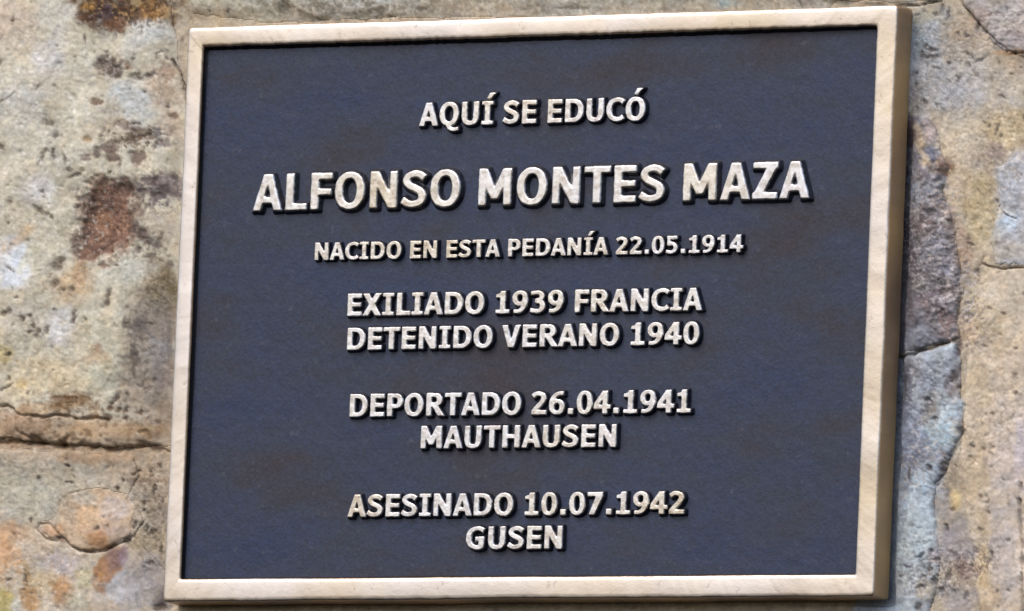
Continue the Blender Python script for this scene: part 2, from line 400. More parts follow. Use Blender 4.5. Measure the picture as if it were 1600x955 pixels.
# --- brown mottles
for (x, y, rx, ry, c) in [(172, 104, 20, 15, (112, 98, 88)), (160, 96, 8, 8, (92, 80, 72)), (180, 112, 12, 8, (96, 82, 74)), (216, 118, 12, 6, (96, 86, 74)), (236, 117, 9, 4, (104, 94, 84)),
                          (200, 105, 7, 6, (150, 130, 112)), (196, 196, 14, 8, (126, 112, 104)), (214, 208, 16, 10, (112, 95, 82)), (230, 213, 14, 5, (108, 94, 82)), (205, 218, 12, 9, (105, 88, 72)),
                          (243, 208, 8, 7, (106, 100, 98)), (170, 232, 13, 8, (104, 86, 78)), (183, 222, 9, 7, (98, 84, 74)), (215, 243, 10, 12, (104, 88, 80)), (175, 247, 10, 7, (98, 80, 74)), (152, 238, 6, 8, (96, 84, 78)),
                          (137, 248, 9, 6, (122, 106, 96)), (135, 218, 8, 5, (150, 124, 84)), (150, 160, 9, 5, (110, 84, 66)), (268, 180, 7, 5, (110, 92, 78)), (260, 112, 10, 12, (160, 140, 120)), (252, 225, 14, 8, (128, 122, 120))]:
    k = blob(x, y, rx, ry, c, .85, 0, .45, .9, 8)
    Hh -= .5 * k
k = blob(162, 345, 44, 62, (118, 88, 72), .95, 18, .22, .55, 20); Hh -= 1.3 * k
for (x, y, rx, ry, c, a) in [(140, 320, 16, 26, (92, 72, 62), .8), (122, 372, 13, 20, (96, 78, 68), .8), (202, 290, 16, 12, (96, 76, 66), .85), (175, 305, 14, 20, (86, 66, 58), .7), (160, 350, 14, 22, (142, 106, 78), .6),
                             (185, 350, 14, 34, (132, 98, 78), .6), (150, 390, 16, 12, (110, 84, 72), .7), (158, 282, 12, 10, (120, 100, 86), .8), (212, 330, 14, 22, (128, 110, 98), .7), (215, 362, 14, 10, (118, 100, 88), .7), (196, 385, 12, 14, (140, 112, 92), .6)]:
    blob(x, y, rx, ry, c, a, 15, .45, .9, 9)
k = blob(250, 292, 32, 20, (122, 112, 113), .85, 5, .35, .9, 9); Hh -= .4 * k
for (x, y, rx, ry) in [(238, 285, 8, 5), (255, 298, 6, 9), (243, 305, 8, 5), (268, 303, 10, 4), (270, 275, 8, 5), (225, 300, 5, 7), (222, 366, 6, 10), (232, 378, 9, 6), (218, 391, 4, 4), (236, 402, 8, 5), (246, 383, 5, 8), (210, 355, 5, 9), (262, 412, 5, 5)]:
    speck(x, y, rx, ry, 20, (98, 86, 84), .75, .5)
for (x, y, rx, ry, an) in [(75, 192, 9, 5, 0), (86, 211, 6, 6, 0), (83, 236, 4, 5, 0), (70, 236, 7, 4, -40), (66, 248, 3, 8, 20), (83, 243, 2.5, 7, -10), (103, 250, 2, 9, -15), (118, 274, 10, 3, -22), (109, 265, 3, 4, 0), (130, 266, 4, 3, -20),
                           (3, 229, 5, 4, 0), (66, 299, 4, 3, 0), (16, 314, 4, 4, 0), (12, 348, 3.5, 3, 0), (88, 415, 9, 8, 0), (88, 442, 8, 6, 0), (115, 452, 5, 5, 0), (100, 453, 5, 3, 0), (95, 405, 8, 5, 0), (27, 466, 2.5, 2, 0), (60, 328, 10, 3.5, 38), (76, 337, 8, 3, 40),
                           (15, 420, 9, 1.5, 35), (8, 491, 5, 5, 0), (16, 486, 4, 4, -40), (47, 494, 4, 4, 0), (36, 498, 3, 4, 0), (52, 508, 3, 7, 10), (73, 516, 3.5, 6, 0), (57, 526, 4, 4, 0), (46, 518, 7, 2, -10), (62, 518, 3, 5, 0), (117, 492, 3.5, 7, 5), (115, 503, 3, 4, 0), (86, 484, 3, 2.5, 0), (135, 501, 3, 3, 0),
                           (11, 590, 3, 3.5, 0), (42, 614, 2.5, 2, 0), (8, 604, 14, 1.8, -28), (170, 460, 3, 9, 8), (168, 474, 4, 5, 0), (104, 600, 2, 1.5, 0), (83, 578, 2, 1.5, 0), (10, 555, 3, 2, 0), (14, 553, 4, 3, 0), (133, 62, 2, 6, 0), (18, 32, 2, 6, 0), (0, 97, 3, 5, 0), (170, 207, 2.5, 3, 0), (157, 213, 2.5, 3, 0), (199, 107, 2.5, 2.5, 0), (208, 93, 3, 3, 0), (225, 143, 3, 2, 0), (260, 165, 3, 3, 0), (208, 193, 3, 2.5, 0), (215, 193, 3, 2.5, 0),
                           (188, 256, 3, 6, 0), (172, 270, 3, 3, 0), (180, 414, 3, 2.5, 0)]:
    speck(x, y, rx * .95, ry * .95, an, (92, 80, 68), .8, .5)
crack([(243, 96), (243, 84), (254, 80), (260, 92)], 2.0, a=.7, dep=.6, wander=2)
crack([(266, 94), (276, 112), (283, 132), (290, 175)], 2.6, (78, 68, 60), .85, 1.6, 2)
crack([(0, 160), (14, 154), (24, 144)], 1.6, (120, 108, 84), .7, .6, 1)
# --- lower part of the upper stone: olive, dark grey rub zone, ledge
blob(250, 455, 34, 40, (128, 116, 92), .8, 0, .5, .6, 16); blob(262, 440, 12, 18, (110, 98, 70), .6, 0, .4, .8, 8); blob(240, 465, 6, 9, (172, 158, 96), .6, 20)
k = blob(232, 560, 42, 110, (136, 127, 116), .85, 0, .4, .5, 26); Hh -= .8 * k
blob(250, 500, 20, 30, (128, 120, 112), .7); blob(215, 515, 16, 18, (94, 87, 82), .8, 0, .45, .9, 9); blob(222, 502, 10, 12, (88, 82, 78), .6); blob(210, 552, 6, 18, (92, 84, 78), .8, -5, .4, .6, 8); blob(208, 578, 4, 11, (88, 78, 72), .8, -8); blob(195, 505, 4, 14, (92, 88, 84), .6, 5)
blob(246, 548, 18, 22, (126, 128, 132), .7, 0, .5, .8, 12); blob(252, 585, 14, 26, (122, 114, 112), .6); blob(262, 540, 4, 40, (112, 104, 98), .5); blob(205, 620, 24, 26, (150, 138, 120), .6); blob(255, 650, 18, 34, (128, 114, 98), .6)
for (x, y, rx, ry, an) in [(178, 625, 3, 10, 38), (171, 637, 3, 5, 30), (197, 640, 3.5, 4.5, 10), (196, 655, 5, 3, 0), (168, 652, 6, 5, 40), (218, 645, 5, 2.5, -20), (219, 675, 4, 3.5, 0), (229, 676, 2.5, 5, 0), (184, 641, 6, 3, -20), (233, 683, 3, 3, 0)]:
    speck(x, y, rx, ry, an, (82, 64, 48), .8, .6)
blob(110, 628, 36, 12, (142, 112, 72), .75, -6, .5, .8, 12); blob(105, 622, 16, 5, (104, 80, 52), .75, 0, .4, .9, 7); blob(92, 632, 7, 6, (100, 76, 48), .7); blob(132, 622, 8, 6, (118, 90, 56), .6)
blob(120, 680, 170, 34, (140, 112, 80), .55, 2, .5, .35, 24); blob(30, 665, 60, 26, (142, 110, 78), .5, 0, .6, .9, 14); blob(175, 672, 60, 12, (160, 134, 98), .6)
blob(50, 640, 30, 9, (166, 140, 104), .6)
crack([(-30, 632), (10, 634), (26, 646), (48, 650), (70, 652), (95, 648), (125, 655), (150, 652), (166, 656)], 2.6, (92, 68, 42), .8, 1.4, 3)
crack([(28, 672), (44, 682), (62, 690), (84, 697), (100, 692), (104, 680)], 5.5, (90, 64, 38), .75, .8, 5)
crack([(-420, 700), (-20, 690), (20, 688), (60, 690), (90, 697), (118, 698), (150, 698), (190, 700), (222, 697), (262, 702), (300, 700)], 6.0, (88, 66, 42), .8, 1.1, 6)
# --- lower left stone
for b_ in [(40, 765, 90, 36, (166, 164, 148), .7), (120, 740, 60, 16, (166, 158, 142), .5), (150, 715, 60, 9, (158, 130, 98), .6), (45, 800, 40, 18, (165, 162, 150), .6), (8, 862, 22, 34, (188, 148, 104), .8), (20, 832, 30, 14, (186, 152, 116), .6), (60, 850, 24, 26, (180, 166, 148), .6),
           (95, 882, 30, 20, (176, 168, 170), .75), (65, 910, 28, 16, (178, 160, 120), .5), (92, 922, 16, 22, (170, 128, 80), .75), (0, 940, 20, 28, (172, 160, 92), .85), (22, 948, 8, 10, (182, 184, 178), .8), (45, 935, 12, 20, (160, 122, 70), .75), (40, 896, 6, 18, (142, 114, 62), .6),
           (150, 800, 34, 28, (184, 156, 122), .7), (180, 796, 22, 22, (168, 162, 160), .65), (175, 830, 30, 12, (166, 150, 142), .7), (152, 845, 18, 12, (166, 124, 78), .75), (135, 778, 20, 9, (160, 166, 164), .5), (82, 828, 14, 9, (188, 150, 114), .7), (96, 840, 10, 6, (110, 84, 60), .6),
           (196, 915, 34, 44, (158, 158, 164), .8), (170, 920, 24, 16, (176, 178, 182), .6), (130, 905, 14, 18, (170, 166, 130), .6), (118, 935, 16, 16, (176, 178, 160), .5), (160, 950, 22, 10, (170, 156, 138), .5)]:
    blob(*b_[:6], edge=.5, ragged=.7, ns=16)
blob(166, 888, 17, 36, (148, 108, 70), .85, 28, .3, .5, 12); blob(178, 872, 14, 16, (128, 106, 104), .75, 25, .4, .6, 10); blob(190, 868, 8, 16, (138, 118, 130), .7, 20); blob(156, 900, 6, 8, (176, 138, 88), .6)
# --- mortar beside the frame, bottom left
for b_ in [(238, 775, 28, 60, (154, 142, 124), .8), (248, 800, 16, 20, (132, 124, 116), .6), (225, 845, 24, 16, (146, 134, 108), .7), (236, 905, 30, 36, (140, 136, 138), .8), (250, 935, 16, 18, (104, 100, 102), .8), (215, 735, 40, 14, (158, 138, 112), .6), (225, 750, 40, 3, (120, 100, 82), .6)]:
    blob(*b_[:6], edge=.5, ragged=.8, ns=10)
for (x, y, rx, ry, an) in [(58, 748, 3, 4, -30), (45, 813, 2.5, 3.5, 0), (105, 728, 4, 2, 0), (107, 753, 6, 1.5, 0), (180, 763, 3, 4, 0), (190, 750, 2, 3, 0), (208, 741, 3, 2, 0), (214, 736, 3, 3, 0), (232, 736, 3, 3, 0), (238, 764, 3, 7, 8), (250, 780, 2, 4, 0), (222, 786, 3, 5, 0), (209, 820, 3, 5, 10), (226, 826, 3, 7, 0), (236, 830, 5, 4, 0), (222, 797, 2, 3, 0), (232, 879, 5, 3, 0), (248, 858, 2, 10, 0), (152, 826, 3, 2, 0), (38, 905, 2, 8, 0), (13, 907, 3, 2, 0), (198, 846, 5, 3.5, -25), (244, 948, 10, 5, -10), (246, 727, 3, 3, 0)]:
    speck(x, y, rx, ry, an, (80, 66, 54), .8, .7)
crack([(54, 826), (58, 818), (74, 817), (84, 828), (96, 840), (84, 845), (70, 842), (56, 828)], 1.7, (92, 70, 44), .85, .7, 1)
crack([(86, 840), (98, 842), (108, 852), (124, 861), (140, 862), (162, 860), (180, 851), (196, 843), (204, 838)], 2.0, (84, 58, 38), .85, 1.2, 1.5)
crack([(90, 790), (95, 778), (108, 770), (125, 767)], 1.4, (140, 116, 84), .6, .4, 1.5)
# --- right side: upper mortar smear and tints
for b_ in [(1440, 80, 48, 70, (142, 150, 160), .85), (1430, 60, 16, 30, (130, 148, 160), .6), (1480, 130, 60, 50, (158, 160, 162), .7), (1500, 60, 34, 34, (158, 146, 130), .7), (1560, 130, 50, 34, (172, 168, 162), .7), (1440, 24, 36, 12, (158, 156, 140), .7), (1430, 150, 24, 22, (128, 128, 130), .7),
           (1500, 150, 36, 22, (160, 162, 168), .6), (1490, 215, 40, 36, (180, 170, 152), .8), (1575, 205, 36, 36, (178, 162, 130), .8), (1540, 250, 26, 14, (158, 148, 140), .6), (1552, 234, 14, 12, (132, 120, 118), .75), (1530, 330, 26, 60, (176, 162, 128), .8), (1500, 280, 20, 30, (174, 158, 138), .7),
           (1505, 390, 14, 30, (166, 142, 124), .6), (1540, 400, 16, 22, (176, 166, 146), .7), (1590, 100, 20, 18, (166, 150, 130), .5), (1455, 12, 14, 10, (150, 140, 120), .6)]:
    blob(*b_[:6], edge=.55, ragged=.6, ns=18)
for b_ in [(1570, 30, 40, 24, (172, 166, 160), .6), (1585, 60, 26, 16, (158, 150, 152), .6), (1530, 28, 16, 14, (150, 128, 116), .6), (1595, 82, 40, 4, (166, 132, 92), .7), (1545, 42, 14, 8, (150, 138, 126), .5), (1560, 15, 12, 8, (150, 148, 150), .6)]:
    blob(*b_[:6], edge=.5, ragged=.7, ns=12)
for (x, y, rx, ry, an) in [(1454, 78, 6, 3.5, 20), (1452, 88, 12, 3, 5), (1446, 74, 8, 4, 40), (1437, 84, 3, 6, 0), (1508, 54, 3, 5, 0), (1510, 100, 3.5, 3.5, 0), (1480, 98, 3, 2.5, 0), (1461, 107, 5, 1.8, 5), (1428, 131, 4, 2.5, 20), (1430, 113, 4, 2, 0), (1463, 164, 2.5, 4, 0), (1443, 158, 3.5, 4, 20), (1430, 168, 2.5, 4, 0), (1430, 22, 6, 2, -10), (1460, 22, 4, 2, 10), (1470, 12, 3, 7, 15), (1480, 22, 2, 9, 10),
                           (1556, 203, 2.5, 9, 14), (1544, 196, 2.5, 2.5, 0), (1562, 212, 2.5, 2.5, 0), (1530, 93, 8, 1.8, -30), (1512, 85, 8, 1.8, 35), (1565, 150, 5, 2, 30), (1598, 183, 3, 4, 0), (1493, 122, 1.5, 6, 0), (1592, 104, 3, 1.5, 0), (1578, 116, 4, 1.5, 0), (1526, 40, 3, 5, 0), (1495, 52, 3, 2, 0)]:
    speck(x, y, rx, ry, an, (84, 78, 76), .75, .5)
crack([(1500, -10), (1505, 10), (1522, 30), (1528, 38), (1542, 50), (1560, 68), (1574, 78), (1584, 83), (1660, 84)], 2.2, (84, 60, 44), .85, 1.2, 2)
crack([(1395, 11), (1405, 9), (1440, 7), (1462, 1)], 2.4, (70, 70, 62), .8, 1.2, 2)
# --- dark purple stone
for b_ in [(1415, 205, 16, 22, (92, 70, 66), .8), (1436, 220, 10, 26, (176, 160, 138), .85), (1452, 205, 9, 24, (166, 156, 156), .8), (1456, 240, 10, 14, (104, 112, 134), .8), (1447, 255, 7, 14, (180, 166, 142), .8), (1478, 262, 9, 12, (128, 100, 74), .8), (1468, 258, 14, 12, (116, 100, 98), .7),
           (1425, 295, 14, 26, (138, 148, 160), .7), (1450, 290, 20, 16, (132, 136, 146), .7), (1440, 275, 20, 12, (108, 98, 100), .7), (1455, 330, 26, 16, (130, 124, 130), .6), (1430, 350, 20, 18, (104, 92, 92), .6), (1450, 355, 24, 12, (112, 98, 98), .7), (1482, 345, 9, 30, (146, 130, 120), .75), (1475, 388, 14, 14, (160, 160, 170), .85), (1478, 386, 4, 4, (96, 92, 100), .8),
           (1455, 390, 16, 16, (122, 122, 130), .6), (1490, 428, 9, 14, (168, 164, 166), .8), (1478, 425, 10, 9, (120, 124, 140), .6), (1484, 452, 12, 12, (176, 160, 154), .85), (1440, 440, 16, 16, (134, 130, 126), .6), (1455, 470, 24, 16, (108, 96, 102), .7), (1415, 450, 12, 40, (84, 78, 84), .7), (1412, 380, 12, 50, (84, 76, 82), .7), (1478, 500, 12, 16, (124, 100, 98), .7),
           (1430, 530, 26, 16, (120, 124, 134), .8), (1415, 545, 10, 7, (152, 158, 166), .6), (1476, 520, 10, 10, (140, 118, 110), .6), (1440, 515, 12, 9, (130, 134, 142), .6), (1497, 350, 5, 50, (170, 146, 122), .5)]:
    blob(*b_[:6], ang=-15, edge=.4, ragged=.9, ns=9)
# --- blue white stone
for b_ in [(1420, 580, 26, 20, (112, 108, 112), .7), (1412, 610, 12, 36, (92, 92, 104), .7), (1470, 560, 22, 16, (142, 148, 154), .7), (1484, 542, 9, 6, (178, 190, 194), .8), (1446, 600, 22, 26, (130, 138, 150), .6), (1465, 600, 14, 24, (150, 156, 164), .6), (1455, 620, 14, 9, (160, 164, 166), .6), (1452, 650, 16, 26, (132, 124, 112), .7), (1462, 636, 14, 8, (112, 106, 100), .6),
           (1485, 600, 9, 26, (116, 104, 104), .7), (1480, 655, 18, 40, (158, 172, 180), .85), (1465, 680, 24, 30, (150, 170, 180), .8), (1420, 690, 28, 40, (124, 134, 154), .8), (1455, 712, 26, 14, (132, 138, 152), .7), (1410, 640, 14, 24, (104, 108, 124), .7), (1435, 725, 30, 16, (116, 120, 134), .7), (1465, 730, 12, 24, (160, 166, 178), .7), (1412, 750, 14, 26, (128, 142, 158), .7),
           (1438, 790, 22, 60, (166, 182, 194), .9), (1430, 850, 34, 40, (160, 174, 180), .85), (1445, 840, 14, 30, (170, 184, 192), .7), (1425, 900, 36, 30, (156, 162, 164), .8), (1405, 815, 8, 40, (120, 132, 148), .6), (1460, 868, 8, 10, (168, 158, 158), .8), (1448, 925, 20, 14, (168, 156, 134), .7), (1405, 945, 26, 12, (150, 162, 168), .8)]:
    blob(*b_[:6], ang=12, edge=.5, ragged=.7, ns=14)
for (x, y, rx, ry, an) in [(1494, 545, 3.5, 12, 5), (1489, 590, 5, 10, 10), (1502, 674, 5, 7, -25), (1519, 697, 3.5, 4, 0), (1516, 716, 4, 4, 0), (1536, 704, 3, 3, 0), (1550, 700, 4, 2.5, -30), (1450, 626, 6, 3, 30), (1460, 654, 4, 3, 0), (1452, 731, 4, 5, 0), (1474, 728, 4, 12, 8), (1481, 776, 3, 12, -15), (1488, 796, 3, 4, 0), (1477, 826, 2.5, 8, -18),
                           (1454, 862, 2.5, 6, 12), (1461, 874, 5, 2, 0), (1453, 886, 2.5, 6, 5), (1459, 905, 2.5, 5, 0), (1440, 867, 6, 2, -25), (1438, 917, 8, 2, -20), (1436, 948, 4, 6, 0), (1487, 922, 5, 3, 40), (1470, 920, 8, 3, -40), (1480, 902, 3, 8, 0), (1495, 872, 3, 8, -25), (1500, 890, 5, 9, -10), (1508, 935, 3, 10, 0), (1515, 882, 3, 4, 0), (1405, 900, 4, 2, 0), (1415, 885, 8, 1.5, 10), (1420, 740, 3, 8, 0), (1412, 600, 3, 14, 0), (1404, 560, 4, 6, 0)]:
    speck(x, y, rx, ry, an, (76, 70, 72), .8, .8)
crack([(1330, 556), (1402, 556), (1425, 553), (1432, 550), (1448, 545), (1464, 538), (1480, 534)], 2.8, (70, 60, 56), .7, 1.3, 3)
crack([(1496, 640), (1501, 665), (1498, 690), (1484, 712), (1474, 735), (1460, 762), (1458, 800), (1463, 840), (1465, 890)], 3.0, (128, 120, 118), .45, .6, 2)
crack([(1484, 345), (1497, 400), (1501, 455), (1493, 500), (1497, 530), (1496, 560), (1497, 620)], 3.2, (130, 110, 96), .4, .5, 2.5)
# --- pale dressed stone, grey stone, rough mortar between
for b_ in [(1530, 480, 26, 40, (182, 168, 140), .7), (1555, 520, 12, 40, (178, 160, 124), .6), (1512, 520, 16, 24, (180, 160, 138), .7), (1570, 470, 40, 30, (184, 176, 160), .7), (1530, 600, 30, 30, (176, 158, 124), .55), (1575, 600, 40, 60, (182, 170, 154), .6), (1570, 720, 36, 70, (178, 168, 162), .7), (1525, 740, 24, 40, (178, 160, 132), .7), (1492, 762, 18, 34, (150, 138, 118), .7), (1492, 780, 9, 14, (184, 164, 116), .7),
           (1570, 860, 30, 80, (172, 164, 162), .7), (1535, 870, 10, 60, (176, 156, 116), .7), (1490, 850, 30, 34, (148, 142, 146), .8), (1502, 890, 16, 20, (132, 112, 104), .7), (1522, 890, 9, 10, (158, 134, 124), .6), (1495, 935, 26, 26, (150, 144, 144), .8), (1470, 790, 12, 26, (136, 134, 136), .7), (1545, 940, 20, 20, (180, 158, 130), .6), (1596, 700, 10, 60, (170, 164, 176), .6),
           (1575, 345, 16, 12, (172, 188, 202), .85), (1585, 290, 24, 30, (166, 170, 178), .8), (1590, 250, 16, 20, (170, 172, 178), .6), (1560, 362, 14, 9, (162, 166, 168), .7), (1575, 390, 30, 14, (164, 158, 150), .7)]:
    blob(*b_[:6], edge=.6, ragged=.7, ns=16)
for (x, y, rx, ry, an) in [(1527, 296, 2, 2, 0), (1512, 382, 4, 3, 30), (1510, 372, 3, 5, 25), (1515, 381, 4, 2, 0), (1523, 426, 4, 4, 0), (1584, 588, 3.5, 4.5, -20), (1586, 614, 3, 4, -20), (1568, 490, 3, 3, 0), (1586, 546, 2.5, 2.5, 0), (1536, 540, 3, 2, 0), (1548, 482, 2.5, 2.5, 0), (1543, 481, 2, 2, 0), (1518, 494, 8, 2, -40), (1532, 776, 2.5, 2.5, 0), (1544, 785, 3, 2, 0), (1545, 800, 3, 2.5, 0), (1530, 827, 4, 2.5, 0), (1549, 863, 2, 4, 0), (1524, 861, 3, 4, 0), (1566, 749, 2.5, 3, 0), (1595, 756, 2, 3, 0), (1582, 650, 3, 2.5, 0), (1548, 647, 2, 3, 0), (1540, 648, 2, 3, 0), (1574, 843, 3, 2, 0), (1573, 922, 3, 2, 0), (1556, 925, 2.5, 2, 0), (1600, 460, 3, 2, 0), (1596, 760, 3, 5, 0)]:
    speck(x, y, rx, ry, an, (104, 92, 82), .7, .5)
crack([(1555, 312), (1560, 326), (1572, 336), (1586, 341)], 1.7, (82, 74, 72), .85, 1.0, 1)
crack([(1532, 412), (1548, 417), (1564, 420), (1600, 417), (1700, 408)], 2.0, (108, 88, 68), .75, 1.4, 2)
crack([(1534, 400), (1530, 410), (1524, 424)], 1.5, (140, 116, 84), .6, .6, 1)
crack([(1592, 780), (1594, 815), (1597, 860), (1596, 930), (1600, 1000)], 2.4, (110, 96, 90), .7, 1.4, 2)
# --- strip above the plaque
for b_ in [(330, 10, 50, 24, (172, 164, 142), .7), (400, 22, 40, 14, (158, 158, 140), .6), (425, 8, 30, 14, (140, 132, 112), .5), (300, 30, 20, 20, (162, 150, 128), .6), (600, 10, 50, 12, (174, 176, 172), .6), (720, 10, 70, 16, (168, 160, 142), .7), (860, 8, 60, 10, (162, 164, 160), .6), (1130, 4, 20, 6, (150, 178, 190), .7), (1010, 6, 60, 10, (158, 160, 154), .6), (1255, 3, 22, 6, (160, 158, 156), .6)]:
    blob(*b_[:6], edge=.6, ragged=.7, ns=14)
for (x, y, rx, ry, an) in [(560, 22, 22, 4, -6), (590, 16, 16, 4, -10), (510, 16, 12, 7, 30), (480, 24, 14, 4, 20), (500, 27, 16, 3, -5), (655, 14, 9, 3, 0), (325, 16, 2.5, 3, 0), (355, 17, 2.5, 3, 0), (1308, 2, 22, 5, 0), (1365, 6, 16, 3, 0), (1248, 4, 3, 5, -30), (1415, 6, 20, 2.5, 0), (890, 12, 26, 2, 0), (600, 24, 30, 2, -4), (445, 12, 6, 10, 30)]:
    speck(x, y, rx, ry, an, (92, 90, 80), .65, .8)

def network(cx, cy, rx, ry, col, a=.7, sc=9, thr=.25, ang=0, stretch=1.0, seed=0, dep=.4):
    """veiny or crusted marks inside a soft region"""
    t = math.radians(ang)
    u = ((PX - cx) * math.cos(t) + (PY - cy) * math.sin(t)); v = (-(PX - cx) * math.sin(t) + (PY - cy) * math.cos(t))
    m_ = (np.abs(u) < rx * 1.5) & (np.abs(v) < ry * 1.5)
    u_, v_ = u[m_], v[m_]
    reg = sstep(1.35, .55, np.hypot(u_ / rx, v_ / ry))
    nz = fbm(u_, v_ * stretch, sc, 500 + seed, 4, .62, True) * .55 + fbm(u_, v_ * stretch, sc * .6, 530 + seed, 3, .7) * .6
    k = sstep(thr, thr + .22, nz) * reg * a
    C[m_] = C[m_] * (1 - k[:, None]) + s2l(col) * k[:, None]
    Hh[m_] -= dep * k
for q in [(212, 214, 62, 26, (92, 76, 66), .75, 9, .22), (168, 345, 54, 74, (82, 62, 54), .6, 9, .12), (165, 345, 40, 60, (160, 126, 100), .5, 7, .25), (246, 300, 40, 36, (88, 78, 80), .7, 8, .12), (236, 385, 42, 36, (104, 90, 82), .6, 9, .25),
          (172, 105, 26, 20, (86, 74, 66), .6, 7, .15), (262, 110, 24, 40, (110, 96, 84), .5, 8, .3), (200, 12, 80, 40, (62, 44, 34), .7, 9, .1), (205, 10, 75, 30, (178, 146, 90), .55, 8, .3), (228, 560, 38, 110, (88, 82, 78), .5, 10, .2),
          (250, 455, 30, 36, (92, 82, 58), .6, 8, .15), (100, 660, 170, 44, (104, 78, 50), .5, 12, .2), (110, 626, 44, 16, (92, 68, 42), .6, 8, .15), (90, 440, 50, 30, (130, 112, 90), .5, 9, .3), (235, 805, 32, 90, (104, 94, 82), .65, 8, .2), (236, 800, 32, 90, (186, 178, 164), .4, 7, .3),
          (60, 900, 90, 60, (140, 112, 70), .4, 10, .25), (70, 895, 100, 60, (190, 186, 180), .4, 9, .3), (150, 805, 50, 40, (150, 118, 86), .4, 9, .3), (40, 770, 120, 50, (140, 132, 114), .4, 10, .3), (70, 560, 120, 60, (150, 132, 100), .35, 10, .3), (80, 120, 120, 110, (150, 146, 134), .3, 10, .35), (80, 330, 100, 120, (152, 146, 130), .3, 10, .35),
          (90, 120, 120, 110, (196, 194, 190), .4, 9, .3), (80, 330, 100, 130, (198, 194, 186), .4, 9, .3), (80, 540, 120, 80, (196, 186, 160), .4, 9, .3), (60, 780, 120, 60, (190, 184, 170), .35, 9, .3), (225, 160, 60, 80, (190, 188, 180), .4, 8, .3),
          (520, 14, 160, 24, (106, 104, 94), .6, 10, .15), (900, 8, 560, 20, (120, 116, 104), .45, 10, .25), (800, 6, 560, 20, (196, 196, 190), .4, 9, .3)]:
    network(*q, seed=int(q[0] + q[4][0]))
for q in [(1446, 380, 56, 190, (86, 80, 84), .65, 10, .2, -28, 1.8), (1448, 380, 56, 190, (176, 170, 170), .7, 9, .22, -28, 1.8), (1450, 300, 40, 60, (156, 164, 176), .5, 9, .25, -28, 1.5), (1430, 620, 60, 80, (92, 92, 102), .55, 9, .22, 20, 1.5), (1440, 620, 60, 80, (176, 180, 186), .5, 9, .3, 20, 1.5),
          (1440, 730, 50, 60, (88, 94, 112), .5, 9, .2, 30, 1.4), (1430, 880, 50, 60, (112, 116, 118), .6, 8, .2, -20, 1.6), (1432, 860, 50, 80, (194, 202, 206), .5, 8, .28, -20, 1.5), (1488, 890, 36, 80, (92, 82, 82), .65, 9, .15, 70, 1.5), (1490, 890, 36, 80, (190, 180, 172), .5, 8, .3, 70, 1.5),
          (1460, 100, 70, 90, (96, 102, 110), .5, 8, .28, 10, 1.8), (1465, 100, 80, 90, (190, 192, 192), .45, 8, .3, 10, 1.8), (1530, 150, 90, 60, (126, 116, 106), .45, 8, .32, 0, 1), (1530, 260, 80, 120, (132, 116, 92), .45, 9, .3, 20, 1), (1540, 260, 90, 120, (204, 194, 172), .4, 9, .3, 20, 1),
          (1570, 40, 60, 40, (110, 100, 100), .55, 9, .22, -20, 2), (1575, 40, 60, 40, (196, 190, 184), .5, 9, .28, -20, 2), (1580, 330, 40, 70, (128, 128, 130), .4, 9, .3, 0, 1), (1555, 660, 60, 260, (138, 122, 104), .45, 8, .3, 60, 1), (1555, 660, 60, 280, (206, 196, 180), .4, 8, .3, 60, 1)]:
    network(*q, seed=int(q[0] + q[4][0]))
# fine random pits and pale grains over everything
rng = np.random.default_rng(11)
for _ in range(380):
    x = rng.uniform(-30, 300) if rng.random() < .52 else rng.uniform(1390, 1640)
    y = rng.uniform(-30, 985); r = rng.uniform(.9, 2.6)
    i0, i1 = np.searchsorted(gx, x - 9), np.searchsorted(gx, x + 9); j0, j1 = np.searchsorted(gy, y - 9), np.searchsorted(gy, y + 9)
    sx_ = PX[j0:j1, i0:i1] - x; sy_ = PY[j0:j1, i0:i1] - y
    an = rng.uniform(0, 3.14); e_ = rng.uniform(1, 2.6)
    u = (sx_ * math.cos(an) + sy_ * math.sin(an)) / e_; v = -sx_ * math.sin(an) + sy_ * math.cos(an)
    k = np.exp(-(u * u + v * v) / (r * r))
    if rng.random() < .72:
        Hh[j0:j1, i0:i1] -= .45 * k; C[j0:j1, i0:i1] *= (1 - .40 * k[..., None])
    else:
        Hh[j0:j1, i0:i1] += .3 * k; C[j0:j1, i0:i1] = C[j0:j1, i0:i1] * (1 - .3 * k[..., None]) + .3 * k[..., None] * np.array([.55, .53, .5])
# overall mottling of the mineral colour
mot = 1 + .17 * fbm(PX, PY, 4.2, 211, 2, .7) + .15 * fbm(PX, PY, 34, 201, 5, .6) + .16 * fbm(PX, PY, 7, 203, 3)
C *= mot[..., None]
warm = fbm(PX, PY, 40, 207, 4)
C[..., 0] *= 1 + .025 * warm; C[..., 2] *= 1 - .035 * warm
piv = np.array([.36, .33, .27]); C = piv * (np.clip(C, .01, 1) / piv) ** 1.14; lum = C @ np.array([.3, .55, .15]); C = lum[..., None] * .16 + C * .84

